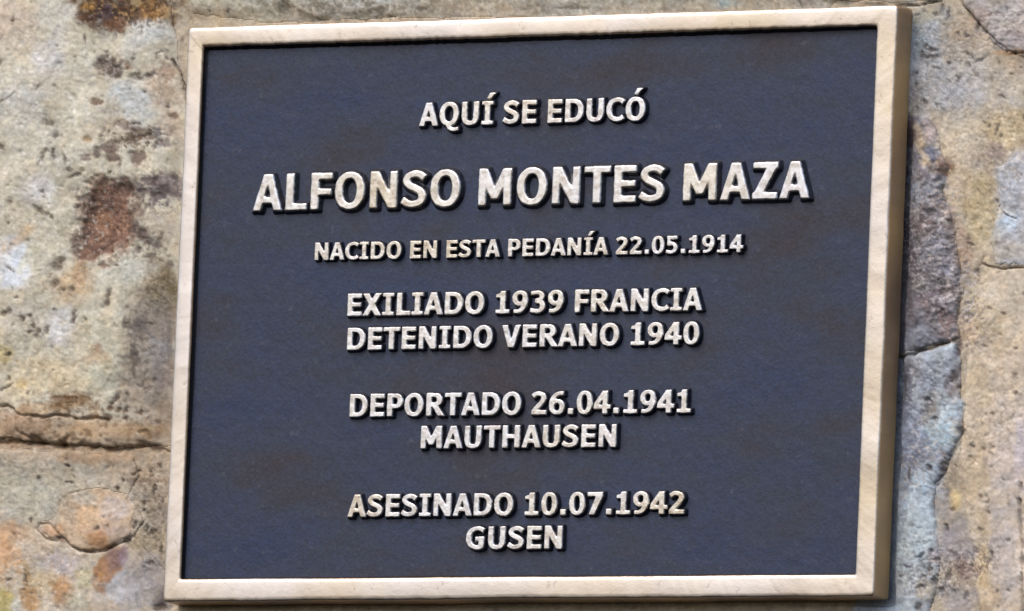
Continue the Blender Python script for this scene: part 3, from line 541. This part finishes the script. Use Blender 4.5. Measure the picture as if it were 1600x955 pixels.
# --- relief of the stones (mm)
def rounded(sdf, edge, h):
    t = np.clip(-sdf / edge, 0, 1)
    return h * np.sqrt(np.clip(1 - (1 - t) ** 2, 0, 1))
rough = fbm(PX, PY, 20, 301, 5, .6); ridg = fbm(PX * .8 + PY * .35, PY * .7 - PX * .3, 18, 305, 5, .6, True)
Hh += rounded(s_upper, 26, 1.3) * (s_upper < 0) + (s_upper < 0) * (1.6 * fbm(PX, PY, 120, 311, 3) + .15 * rough + 0.6 * sstep(630, 684, PY) * sstep(300, 100, PX))
Hh += (s_lower < 0) * (rounded(s_lower, 10, .7) * sstep(745, 715, PY) + 1.3 * fbm(PX, PY, 90, 313, 3) + .15 * rough)
Hh += rounded(s_flake, 30, 1.0) * sstep(775, 845, PY) * (s_flake < 0)
Hh += (s_corner < 0) * (rounded(s_corner, 20, 2.0) + .8 * rough)
Hh += (s_dark < 0) * (rounded(s_dark, 34, 1.3) + 1.0 * rough + 1.3 * ridg)
Hh += (s_blue < 0) * (rounded(s_blue, 30, 1.4) + 1.1 * fbm(PX, PY, 70, 317, 3) + .5 * ridg * sstep(760, 640, PY) + .15 * rough)
Hh += (s_pale < 0) * (rounded(s_pale, 22, .9) + .3 * rough)
Hh += (s_grey < 0) * (rounded(s_grey, 26, .5) + .7 * rough)
Hh += (s_top < 0) * (rounded(s_top, 16, 1.6) + .5 * rough)
Hh += .07 * fbm(PX, PY, 5.5, 401, 2)
# the wall is dressed back where the plaque sits, so the casting lies on it
near = sstep(40, -6, poly_sdf(PX, PY, [(292, 42), (1424, 8), (1388, 941), (254, 945)]))
Hh = Hh * (1 - near) + near * np.minimum(Hh, -.3 + .25 * rough) - .6 * near
pb = poly_sdf(PX, PY, [(292, 42), (1424, 8), (1388, 941), (254, 945)])
gap = sstep(7, 2.5, pb + 3.0 * fbm(PX, PY, 40, 611, 3)) * np.clip(sstep(160, 260, PY) * sstep(1300, 1380, PX) + .15 * sstep(925, 940, PY), 0, 1)
Hh -= 4.0 * gap
Hh -= 1.2

labels = np.zeros(PX.shape, int)
order = ["upper", "lower", "flake", "corner", "dark", "blue", "pale", "grey", "top"]
for i, k_ in enumerate(order): labels[stones[k_] < 0] = i + 1

ALB = 1.08
Cal = np.clip(C * ALB, 0.004, .8)
P3 = at(PX, PY, T)
P3[..., 1] = T - Hh * 0.001
V = P3.reshape(-1, 3); CV = Cal.reshape(-1, 3)
jj, ii = np.meshgrid(np.arange(NY - 1), np.arange(NX - 1), indexing='ij')
q0 = jj * NX + ii
F = np.stack([q0, q0 + NX, q0 + NX + 1, q0 + 1], -1)
cx_, cy_ = (PX[:-1, :-1] + PX[1:, 1:]) / 2, (PY[:-1, :-1] + PY[1:, 1:]) / 2
hidden = (cx_ > 345) & (cx_ < 1315) & (cy_ > 100) & (cy_ < 880)
fl = labels[:-1, :-1]
mat_stone = stone_material("weathered_sandstone", "mineral")
mat_mortar = stone_material("lime_mortar", "mineral", .2, .7)

def wall_piece(name, mask, mat, parent):
    f = F[mask]
    used, inv = np.unique(f, return_inverse=True); f = inv.reshape(f.shape)
    v = V[used]; c = CV[used]
    # skirt: the piece goes back into the wall
    e = np.concatenate([f[:, [0, 1]], f[:, [1, 2]], f[:, [2, 3]], f[:, [3, 0]]])
    nvt = len(v); key = e[:, 0].astype(np.int64) * nvt + e[:, 1]; rev = e[:, 1].astype(np.int64) * nvt + e[:, 0]
    bd = e[~np.isin(key, rev)]
    bv = np.unique(bd); remap = np.full(nvt, -1); remap[bv] = nvt + np.arange(len(bv))
    back = v[bv].copy(); back[:, 1] = T + 0.02
    sk = np.stack([bd[:, 1], bd[:, 0], remap[bd[:, 0]], remap[bd[:, 1]]], -1)
    v = np.concatenate([v, back]); c = np.concatenate([c, c[bv]]); f = np.concatenate([f, sk])
    me = mesh_from(name, v, f)
    at_ = me.color_attributes.new("mineral", 'FLOAT_COLOR', 'POINT')
    at_.data.foreach_set("color", np.concatenate([c, np.ones((len(c), 1))], 1).astype(np.float32).ravel())
    me.materials.append(mat)
    return link(bpy.data.objects.new(name, me), parent)

wall = link(bpy.data.objects.new("stone_wall", None))
wall.location = (0, 0, 0)
tag(wall, "rough sandstone rubble wall with sandy mortar joints behind and around the plaque", "wall")
stone_labels = {"upper": "large pale stone with a rusty brown patch left of the plaque", "lower": "beige and ochre stone below the dark ledge at lower left",
                "flake": "small peach coloured lobed stone with a cracked lower edge", "corner": "grey stone with a sharp cracked edge in the upper right corner",
                "dark": "dark purple grey rough stone right of the plaque", "blue": "bluish white stone at the lower right of the plaque",
                "pale": "smooth pale sandy stone pitted with small holes at far right", "grey": "small bluish grey stone with a curved crack at the right edge",
                "top": "grey stone strip just above the plaque"}
mo = wall_piece("mortar", (fl == 0) & ~hidden, mat_mortar, wall)
for i, k_ in enumerate(order):
    o = wall_piece("stone", (fl == i + 1) & ~hidden, mat_stone, wall)
    o["label"] = stone_labels[k_]

# ================================================================== the plaque
plaque = link(bpy.data.objects.new("memorial_plaque", None))
c_out = [at(294, 43)[[0, 2]], at(1402.5, 8)[[0, 2]], at(1365, 932.5)[[0, 2]], at(253.7, 941)[[0, 2]]]
c_in = [at(317, 73)[[0, 2]], at(1369.7, 40.3)[[0, 2]], at(1335.6, 897.5)[[0, 2]], at(281, 905)[[0, 2]]]
tag(plaque, "bronze memorial plaque with dark blue grey field and raised pale inscription on the stone wall", "plaque")

def round_path(cs, rad, nside, narc=7):
    """closed path along a quad with rounded corners"""
    out = []
    cs = [np.asarray(c) for c in cs]
    for k in range(4):
        a, b, c = cs[k - 1], cs[k], cs[(k + 1) % 4]
        d1 = (a - b) / np.linalg.norm(a - b); d2 = (c - b) / np.linalg.norm(c - b)
        p1 = b + d1 * rad; p2 = b + d2 * rad
        for t in np.linspace(0, 1, narc):
            out.append((1 - t) ** 2 * p1 + 2 * t * (1 - t) * b + t * t * p2)
        n_ = nside[k]
        nxt = c + (b - c) / np.linalg.norm(b - c) * rad
        for t in np.linspace(0, 1, n_ + 2)[1:-1]:
            out.append(p2 * (1 - t) + nxt * t)
    return np.array(out)
NS = [420, 330, 420, 330]
po = round_path(c_out, 0.0016, NS); pi = round_path(c_in, 0.0009, NS)
wd = np.linalg.norm(po - pi, axis=1)
nrm = (po - pi) / wd[:, None]
arc = np.cumsum(np.r_[0, np.linalg.norm(np.diff(po, axis=0), axis=1)])
def n1(s, sc, seed): return fbm(s / sc, np.full_like(s, seed * 3.7), 1.0, seed, 3, .55)
wob_o = .00030 * n1(arc, .03, 2) + .00012 * n1(arc, .004, 3)
top_side = sstep(c_in[3][1] + .18, c_in[0][1] - .004, pi[:, 1])
wob_i = .00020 * n1(arc, .035, 5) + (.00006 + .00022 * top_side) * n1(arc, .0016, 6)
PANEL = 0.0027                       # panel depth behind the front
prof = [  # (inset from outer edge in m; or negative = from inner edge inwards), depth, relief
    ('o', -.0004, T + .002, 0.0), ('o', -.0003, T - .002, 0.0), ('o', -.0001, .0035, 0.0), ('o', .0, .0012, 0.15), ('o', .0001, .0006, .45), ('o', .0004, .0002, .85), ('o', .0010, .00003, 1.0), ('o', .0022, .0, 1.0),
    ('m', .5, -.00005, 1.0),
    ('i', .0018, .0, 1.0), ('i', .0008, .00004, 1.0), ('i', .0003, .00018, .75), ('i', .00008, .0005, .1), ('i', -.0001, .0010, -.7), ('i', -.0005, PANEL - .0005, -1.0), ('k', -.0010, PANEL - .0001, -1.0), ('k', -.0016, PANEL + .0006, -1.0)]
rows = []; rel = []
for kind, a_, d_, r_ in prof:
    if kind == 'o': p = po - nrm * (a_ - wob_o[:, None])
    elif kind == 'k': p = pi + nrm * (a_ * (.75 + .6 * top_side) + wob_i)[:, None]  # black fillet, wider at the top as the painted shadow under the frame
    elif kind == 'i': p = pi + nrm * (a_ + wob_i[:, None])
    else: p = (po + pi) / 2
    dd = d_ + .00022 * n1(arc, .05, 9) + .00005 * n1(arc, .006, 10) * (1 if r_ > .5 else 0)
    rows.append(np.stack([p[:, 0], dd, p[:, 1]], -1)); rel.append(np.full(len(p), r_))
rows = np.array(rows); nr, npt = rows.shape[:2]
idx = np.arange(nr * npt).reshape(nr, npt)
f = np.stack([idx[:-1], np.roll(idx, -1, 1)[:-1], np.roll(idx, -1, 1)[1:], idx[1:]], -1).reshape(-1, 4)
me = mesh_from("frame", rows.reshape(-1, 3), f[:, ::-1])
at_ = me.attributes.new("relief", 'FLOAT', 'POINT'); at_.data.foreach_set("value", np.concatenate(rel).astype(np.float32))
me.materials.append(frame_material())
frame = link(bpy.data.objects.new("frame", me), plaque)

# recessed ground with slight casting unevenness
nx_, nz_ = 260, 190
u, v = np.meshgrid(np.linspace(-.004, 1.004, nx_), np.linspace(-.006, 1.006, nz_))
ci = [np.asarray(c) for c in c_in]
tl, tr, br, bl = ci
XZ = (tl * (1 - u[..., None]) + tr * u[..., None]) * (1 - v[..., None]) + (bl * (1 - u[..., None]) + br * u[..., None]) * v[..., None]
sx_, sz_ = XZ[..., 0] * 1000, XZ[..., 1] * 1000
dep = PANEL + .00008 * fbm(sx_, sz_, 30, 71, 4) + .00005 * fbm(sx_, sz_, 4, 73, 3)
pv = np.stack([XZ[..., 0], dep, XZ[..., 1]], -1).reshape(-1, 3)
jj, ii = np.meshgrid(np.arange(nz_ - 1), np.arange(nx_ - 1), indexing='ij'); q0 = jj * nx_ + ii
me = mesh_from("panel", pv, np.stack([q0, q0 + nx_, q0 + nx_ + 1, q0 + 1], -1).reshape(-1, 4))
me.materials.append(panel_material())
panel = link(bpy.data.objects.new("panel", me), plaque)

# ------------------------------------------------------------------ lettering: own outlines, cap height = 1
def spline(pts, n=10):
    p = np.array([pts[0]] + list(pts) + [pts[-1]], float); out = []
    for i in range(1, len(p) - 2):
        for t in np.linspace(0, 1, n, endpoint=False):
            a, b, c, d = p[i - 1], p[i], p[i + 1], p[i + 2]
            out.append(.5 * ((2 * b) + (-a + c) * t + (2 * a - 5 * b + 4 * c - d) * t * t + (-a + 3 * b - 3 * c + d) * t ** 3))
    out.append(p[-2]); return np.array(out)
VS, HS = .255, .185
def stroke(pts, v=VS, h=HS, ns=10):
    s = spline(pts, ns); t = np.gradient(s, axis=0); t /= np.linalg.norm(t, axis=1)[:, None]
    hw = .5 * (h * t[:, 0] ** 2 + v * t[:, 1] ** 2)[:, None]
    n_ = np.stack([-t[:, 1], t[:, 0]], -1)
    return np.concatenate([s + n_ * hw, (s - n_ * hw)[::-1]])
def ell(cx, cy, rx, ry, e=2.25, n=56):
    a = np.linspace(0, 2 * math.pi, n, endpoint=False); c, s = np.cos(a), np.sin(a)
    return np.stack([cx + rx * np.sign(c) * np.abs(c) ** (2 / e), cy + ry * np.sign(s) * np.abs(s) ** (2 / e)], -1)
def rc(x0, x1, y0, y1): return [(x0, y0), (x1, y0), (x1, y1), (x0, y1)]
def bowl(x0, xc, rx, cy, ry, e=2.3):
    a = np.linspace(math.pi / 2, -math.pi / 2, 26); c, s = np.cos(a), np.sin(a)
    pts = [(xc + rx * abs(q) ** (2 / e), cy + ry * np.sign(w) * abs(w) ** (2 / e)) for q, w in zip(c, s)]
    return [(x0, cy + ry)] + pts + [(x0, cy - ry)]
def rot(polys): return [[(.875 - x, 1 - y) for x, y in p] for p in polys]
ACI = [(.27, 1.10), (.43, 1.36), (.71, 1.36), (.47, 1.10)]
I_ = ([rc(.21, .455, 0, 1), rc(.055, .61, 0, .155), rc(.055, .61, .845, 1)], [])
O_ = ([ell(.53, .5, .468, .515)], [ell(.53, .5, .212, .33)])
SIX = [ell(.447, .325, .375, .338)], [ell(.447, .32, .135, .17)], [stroke([(.185, .33), (.20, .58), (.33, .81), (.53, .912), (.75, .915)], .25, .17)]
G = {   # char: (solids, holes, advance in em, extra solids added after holes)
 'A': ([[(.005, 0), (.33, 1), (.612, 1), (.937, 0), (.665, 0), (.605, .20), (.33, .20), (.27, 0)]], [[(.385, .385), (.557, .385), (.471, .70)]], .685),
 'C': ([stroke([(.865, .80), (.72, .895), (.52, .915), (.30, .83), (.19, .65), (.178, .5), (.19, .35), (.30, .17), (.52, .085), (.72, .105), (.865, .20)])], [], .667),
 'D': ([bowl(.10, .48, .505, .5, .5)], [bowl(.35, .44, .285, .5, .32)], .757),
 'E': ([rc(.103, .355, 0, 1), rc(.103, .784, 0, .185), rc(.103, .76, .415, .595), rc(.103, .784, .815, 1)], [], .615),
 'F': ([rc(.103, .355, 0, 1), rc(.103, .75, .39, .575), rc(.103, .777, .815, 1)], [], .581),
 'G': ([stroke([(.90, .82), (.74, .895), (.54, .915), (.31, .83), (.19, .65), (.178, .5), (.19, .35), (.31, .17), (.54, .085), (.70, .09), (.84, .14)]), rc(.66, .91, .09, .55), rc(.50, .91, .375, .55)], [], .745),
 'H': ([rc(.103, .355, 0, 1), rc(.695, .948, 0, 1), rc(.2, .8, .41, .60)], [], .764),
 'I': (*I_, .483), 'Í': (I_[0] + [ACI], [], .483),
 'L': ([rc(.103, .355, 0, 1), rc(.103, .775, 0, .185)], [], .572),
 'M': ([rc(.103, .345, 0, 1), rc(.883, 1.125, 0, 1), [(.11, 1), (.39, 1), (.614, .50), (.838, 1), (1.118, 1), (1.118, .93), (.725, .17), (.503, .17), (.11, .93)]], [], .893),
 'N': ([rc(.103, .335, 0, 1), rc(.725, .957, 0, 1), [(.11, 1), (.385, 1), (.95, .06), (.95, 0), (.685, 0), (.11, .93)]], [], .771),
 'O': (*O_, .77), 'Ó': (O_[0], O_[1], .77, [[(x + .16, y + .03) for x, y in ACI]]),
 'P': ([rc(.10, .355, 0, 1), bowl(.10, .50, .37, .675, .325)], [bowl(.355, .46, .15, .675, .15)], .657),
 'Q': (O_[0], O_[1], .77, [stroke([(.50, .06), (.56, -.08), (.72, -.165), (1.0, -.15)], .22, .16)]),
 'R': ([rc(.10, .355, 0, 1), bowl(.10, .50, .385, .705, .295), [(.36, .46), (.66, .46), (1.02, 0), (.70, 0)]], [bowl(.355, .46, .155, .71, .125)], .726),
 'S': ([stroke([(.755, .79), (.60, .885), (.42, .91), (.245, .85), (.185, .72), (.27, .60), (.45, .52), (.63, .43), (.69, .29), (.62, .15), (.43, .09), (.24, .11), (.06, .215)], .245, .19)], [], .633),
 'T': ([rc(.014, .828, .815, 1), rc(.295, .547, 0, 1)], [], .612),
 'U': ([rc(.096, .348, .38, 1), rc(.668, .92, .38, 1), stroke([(.222, .50), (.232, .29), (.32, .13), (.508, .085), (.695, .13), (.784, .29), (.794, .50)])], [], .738),
 'V': ([[(0, 1), (.28, 1), (.465, .29), (.65, 1), (.928, 1), (.612, 0), (.318, 0)]], [], .675),
 'X': ([[(0, 1), (.30, 1), (.93, 0), (.63, 0)], [(.63, 1), (.93, 1), (.30, 0), (0, 0)]], [], .684),
 'Z': ([rc(.048, .81, .815, 1), rc(.048, .81, 0, .185), [(.048, .10), (.50, .90), (.81, .90), (.36, .10)]], [], .624),
 '0': ([ell(.4375, .5, .383, .515, 2.3)], [ell(.4375, .5, .138, .345, 2.2)], .637),
 '1': ([rc(.12, .79, 0, .165), rc(.335, .585, 0, 1), [(.12, .71), (.12, .86), (.28, .89), (.38, 1.0), (.585, 1.0), (.585, .71)]], [], .637),
 '2': ([stroke([(.10, .80), (.26, .895), (.43, .915), (.61, .845), (.655, .70), (.57, .54), (.40, .37), (.16, .12)], .25, .185), rc(.07, .81, 0, .185)], [], .637),
 '3': ([stroke([(.09, .875), (.33, .918), (.54, .88), (.625, .745), (.54, .605), (.30, .55)], .24, .17), stroke([(.30, .55), (.57, .49), (.675, .30), (.57, .13), (.35, .085), (.07, .135)], .25, .175)], [], .637),
 '4': ([rc(.455, .70, 0, .98), rc(.03, .845, .21, .385), [(.03, .25), (.03, .43), (.43, 1), (.70, 1), (.60, .84), (.27, .37), (.2, .25)]], [], .637),
 '5': ([rc(.14, .745, .815, 1), rc(.14, .34, .45, 1), stroke([(.14, .545), (.36, .58), (.57, .51), (.665, .33), (.56, .14), (.34, .085), (.07, .125)], .25, .18)], [], .637),
 '6': (SIX[0], SIX[1], .637, SIX[2]),
 '7': ([rc(.07, .81, .815, 1), [(.50, .86), (.81, .86), (.81, .80), (.43, 0), (.15, 0)]], [], .637),
 '9': (rot(SIX[0]), rot(SIX[1]), .637, rot(SIX[2])),
 '.': ([rc(.12, .385, 0, .25)], [], .361),
}
K = 1 / .727
def smin(a, b, k=.03):
    h = np.maximum(k - np.abs(a - b), 0) / k
    return np.minimum(a, b) - h * h * k * .25

RELIEF = 0.0022
S_OUT, S_IN = .085, -.035
mat_letter = letter_material()
glyphs = {}
def glyph_mesh(ch, wt=.008):
    if (ch, wt) in glyphs: return glyphs[ch, wt]
    g = G[ch]; solids, holes = g[0], g[1]; extra = g[3] if len(g) > 3 else []
    allp = np.concatenate([np.asarray(p, float) for p in list(solids) + list(extra)])
    lo, hi = allp.min(0) - .13, allp.max(0) + .13; st = .0185
    xs = np.arange(lo[0], hi[0], st); ys = np.arange(lo[1], hi[1], st)
    X, Y = np.meshgrid(xs, ys)
    sd_ = 0.030
    Xw = X + .010 * fbm(X, Y, .12, ord(ch), 2); Yw = Y + .010 * fbm(X, Y, .12, ord(ch) + 9, 2)
    d = np.full(X.shape, 9.)
    for p in solids: d = smin(d, poly_sdf(Xw, Yw, p))
    for p in holes: d = np.maximum(d, -poly_sdf(Xw, Yw, p))
    for p in extra: d = smin(d, poly_sdf(Xw, Yw, p))
    # round worn corners: blur the distance field a little
    for _ in range(2):
        dd = np.pad(d, 1, mode='edge')
        d = (dd[1:-1, 1:-1] * 4 + dd[:-2, 1:-1] * 2 + dd[2:, 1:-1] * 2 + dd[1:-1, :-2] * 2 + dd[1:-1, 2:] * 2 + dd[:-2, :-2] + dd[2:, 2:] + dd[:-2, 2:] + dd[2:, :-2]) / 16
    d = d - wt
    t = np.clip((S_OUT - d) / (S_OUT - S_IN), 0, 1)
    rel_ = np.where(t < .82, t / .82 * .93, .93 + .07 * np.sin(np.clip((t - .82) / .18, 0, 1) * math.pi / 2))
    hgt = rel_ * RELIEF + .00004 * fbm(X, Y, .2, ord(ch) + 40, 3) * (rel_ > .9)
    keep = (d[:-1, :-1] < S_OUT + .02) | (d[1:, 1:] < S_OUT + .02) | (d[1:, :-1] < S_OUT + .02) | (d[:-1, 1:] < S_OUT + .02)
    n_y, n_x = X.shape
    jj, ii = np.meshgrid(np.arange(n_y - 1), np.arange(n_x - 1), indexing='ij'); q0 = jj * n_x + ii
    F_ = np.stack([q0, q0 + 1, q0 + n_x + 1, q0 + n_x], -1)[keep]
    used, inv = np.unique(F_, return_inverse=True)
    vv = np.stack([X, -hgt, Y], -1).reshape(-1, 3)[used]
    nm = "full_stop" if ch == '.' else ("digit" if ch.isdigit() else "letter")
    me = mesh_from(nm, vv, inv.reshape(F_.shape))
    a_ = me.attributes.new("relief", 'FLOAT', 'POINT'); a_.data.foreach_set("value", rel_.reshape(-1)[used].astype(np.float32))
    me.materials.append(mat_letter)
    ink = (allp[:, 0].min(), allp[:, 0].max())
    glyphs[ch, wt] = (me, ink, nm)
    return glyphs[ch, wt]

LINES = [  # text, ink left px, baseline y there, ink right px, baseline y there, cap height px
    ("AQUÍ SE EDUCÓ", 653.8, 197.5, 1006.5, 188.3, 36.3),
    ("ALFONSO MONTES MAZA", 393.3, 330.3, 1264, 310.2, 58.0),
    ("NACIDO EN ESTA PEDANÍA 22.05.1914", 490.8, 406.8, 1160, 394.2, 27.3),
    ("EXILIADO 1939 FRANCIA", 542.0, 493.9, 1096, 484.9, 34.7),
    ("DETENIDO VERANO 1940", 541.3, 547.2, 1091, 538.0, 34.8),
    ("DEPORTADO 26.04.1941", 545.2, 651.6, 1078, 644.8, 35.5),
    ("MAUTHAUSEN", 656.3, 701.2, 961.5, 698.4, 35.0),
    ("ASESINADO 10.07.1942", 541.8, 808.0, 1068, 803.0, 35.0),
    ("GUSEN", 727.0, 858.6, 877, 857.4, 35.5),
]
TOPY = PANEL - RELIEF
for txt, xl, yl, xr, yr, cap in LINES:
    a = at(xl, yl, TOPY); b = at(xr, yr, TOPY)
    capm = at((xl + xr) / 2, (yl + yr) / 2 - cap, TOPY)[2] - at((xl + xr) / 2, (yl + yr) / 2, TOPY)[2]
    pen = 0; pos = []
    for ch in txt:
        if ch == ' ': pen += .293 * K; continue
        pos.append((ch, pen)); pen += G[ch][2] * K
    i0 = glyph_mesh(pos[0][0])[1][0]; i1 = pos[-1][1] + glyph_mesh(pos[-1][0])[1][1]
    sc = (b[0] - a[0]) / (i1 - i0); slope = (b[2] - a[2]) / (b[0] - a[0])
    for ch, p in pos:
        me, ink, nm = glyph_mesh(ch, .008 if cap > 50 else .020)
        o = bpy.data.objects.new(nm, me)
        x = a[0] + (p - i0) * sc
        o.location = (x, PANEL + .00012, a[2] + slope * (x - a[0]))
        o.scale = (sc, 1, capm)
        link(o, plaque)
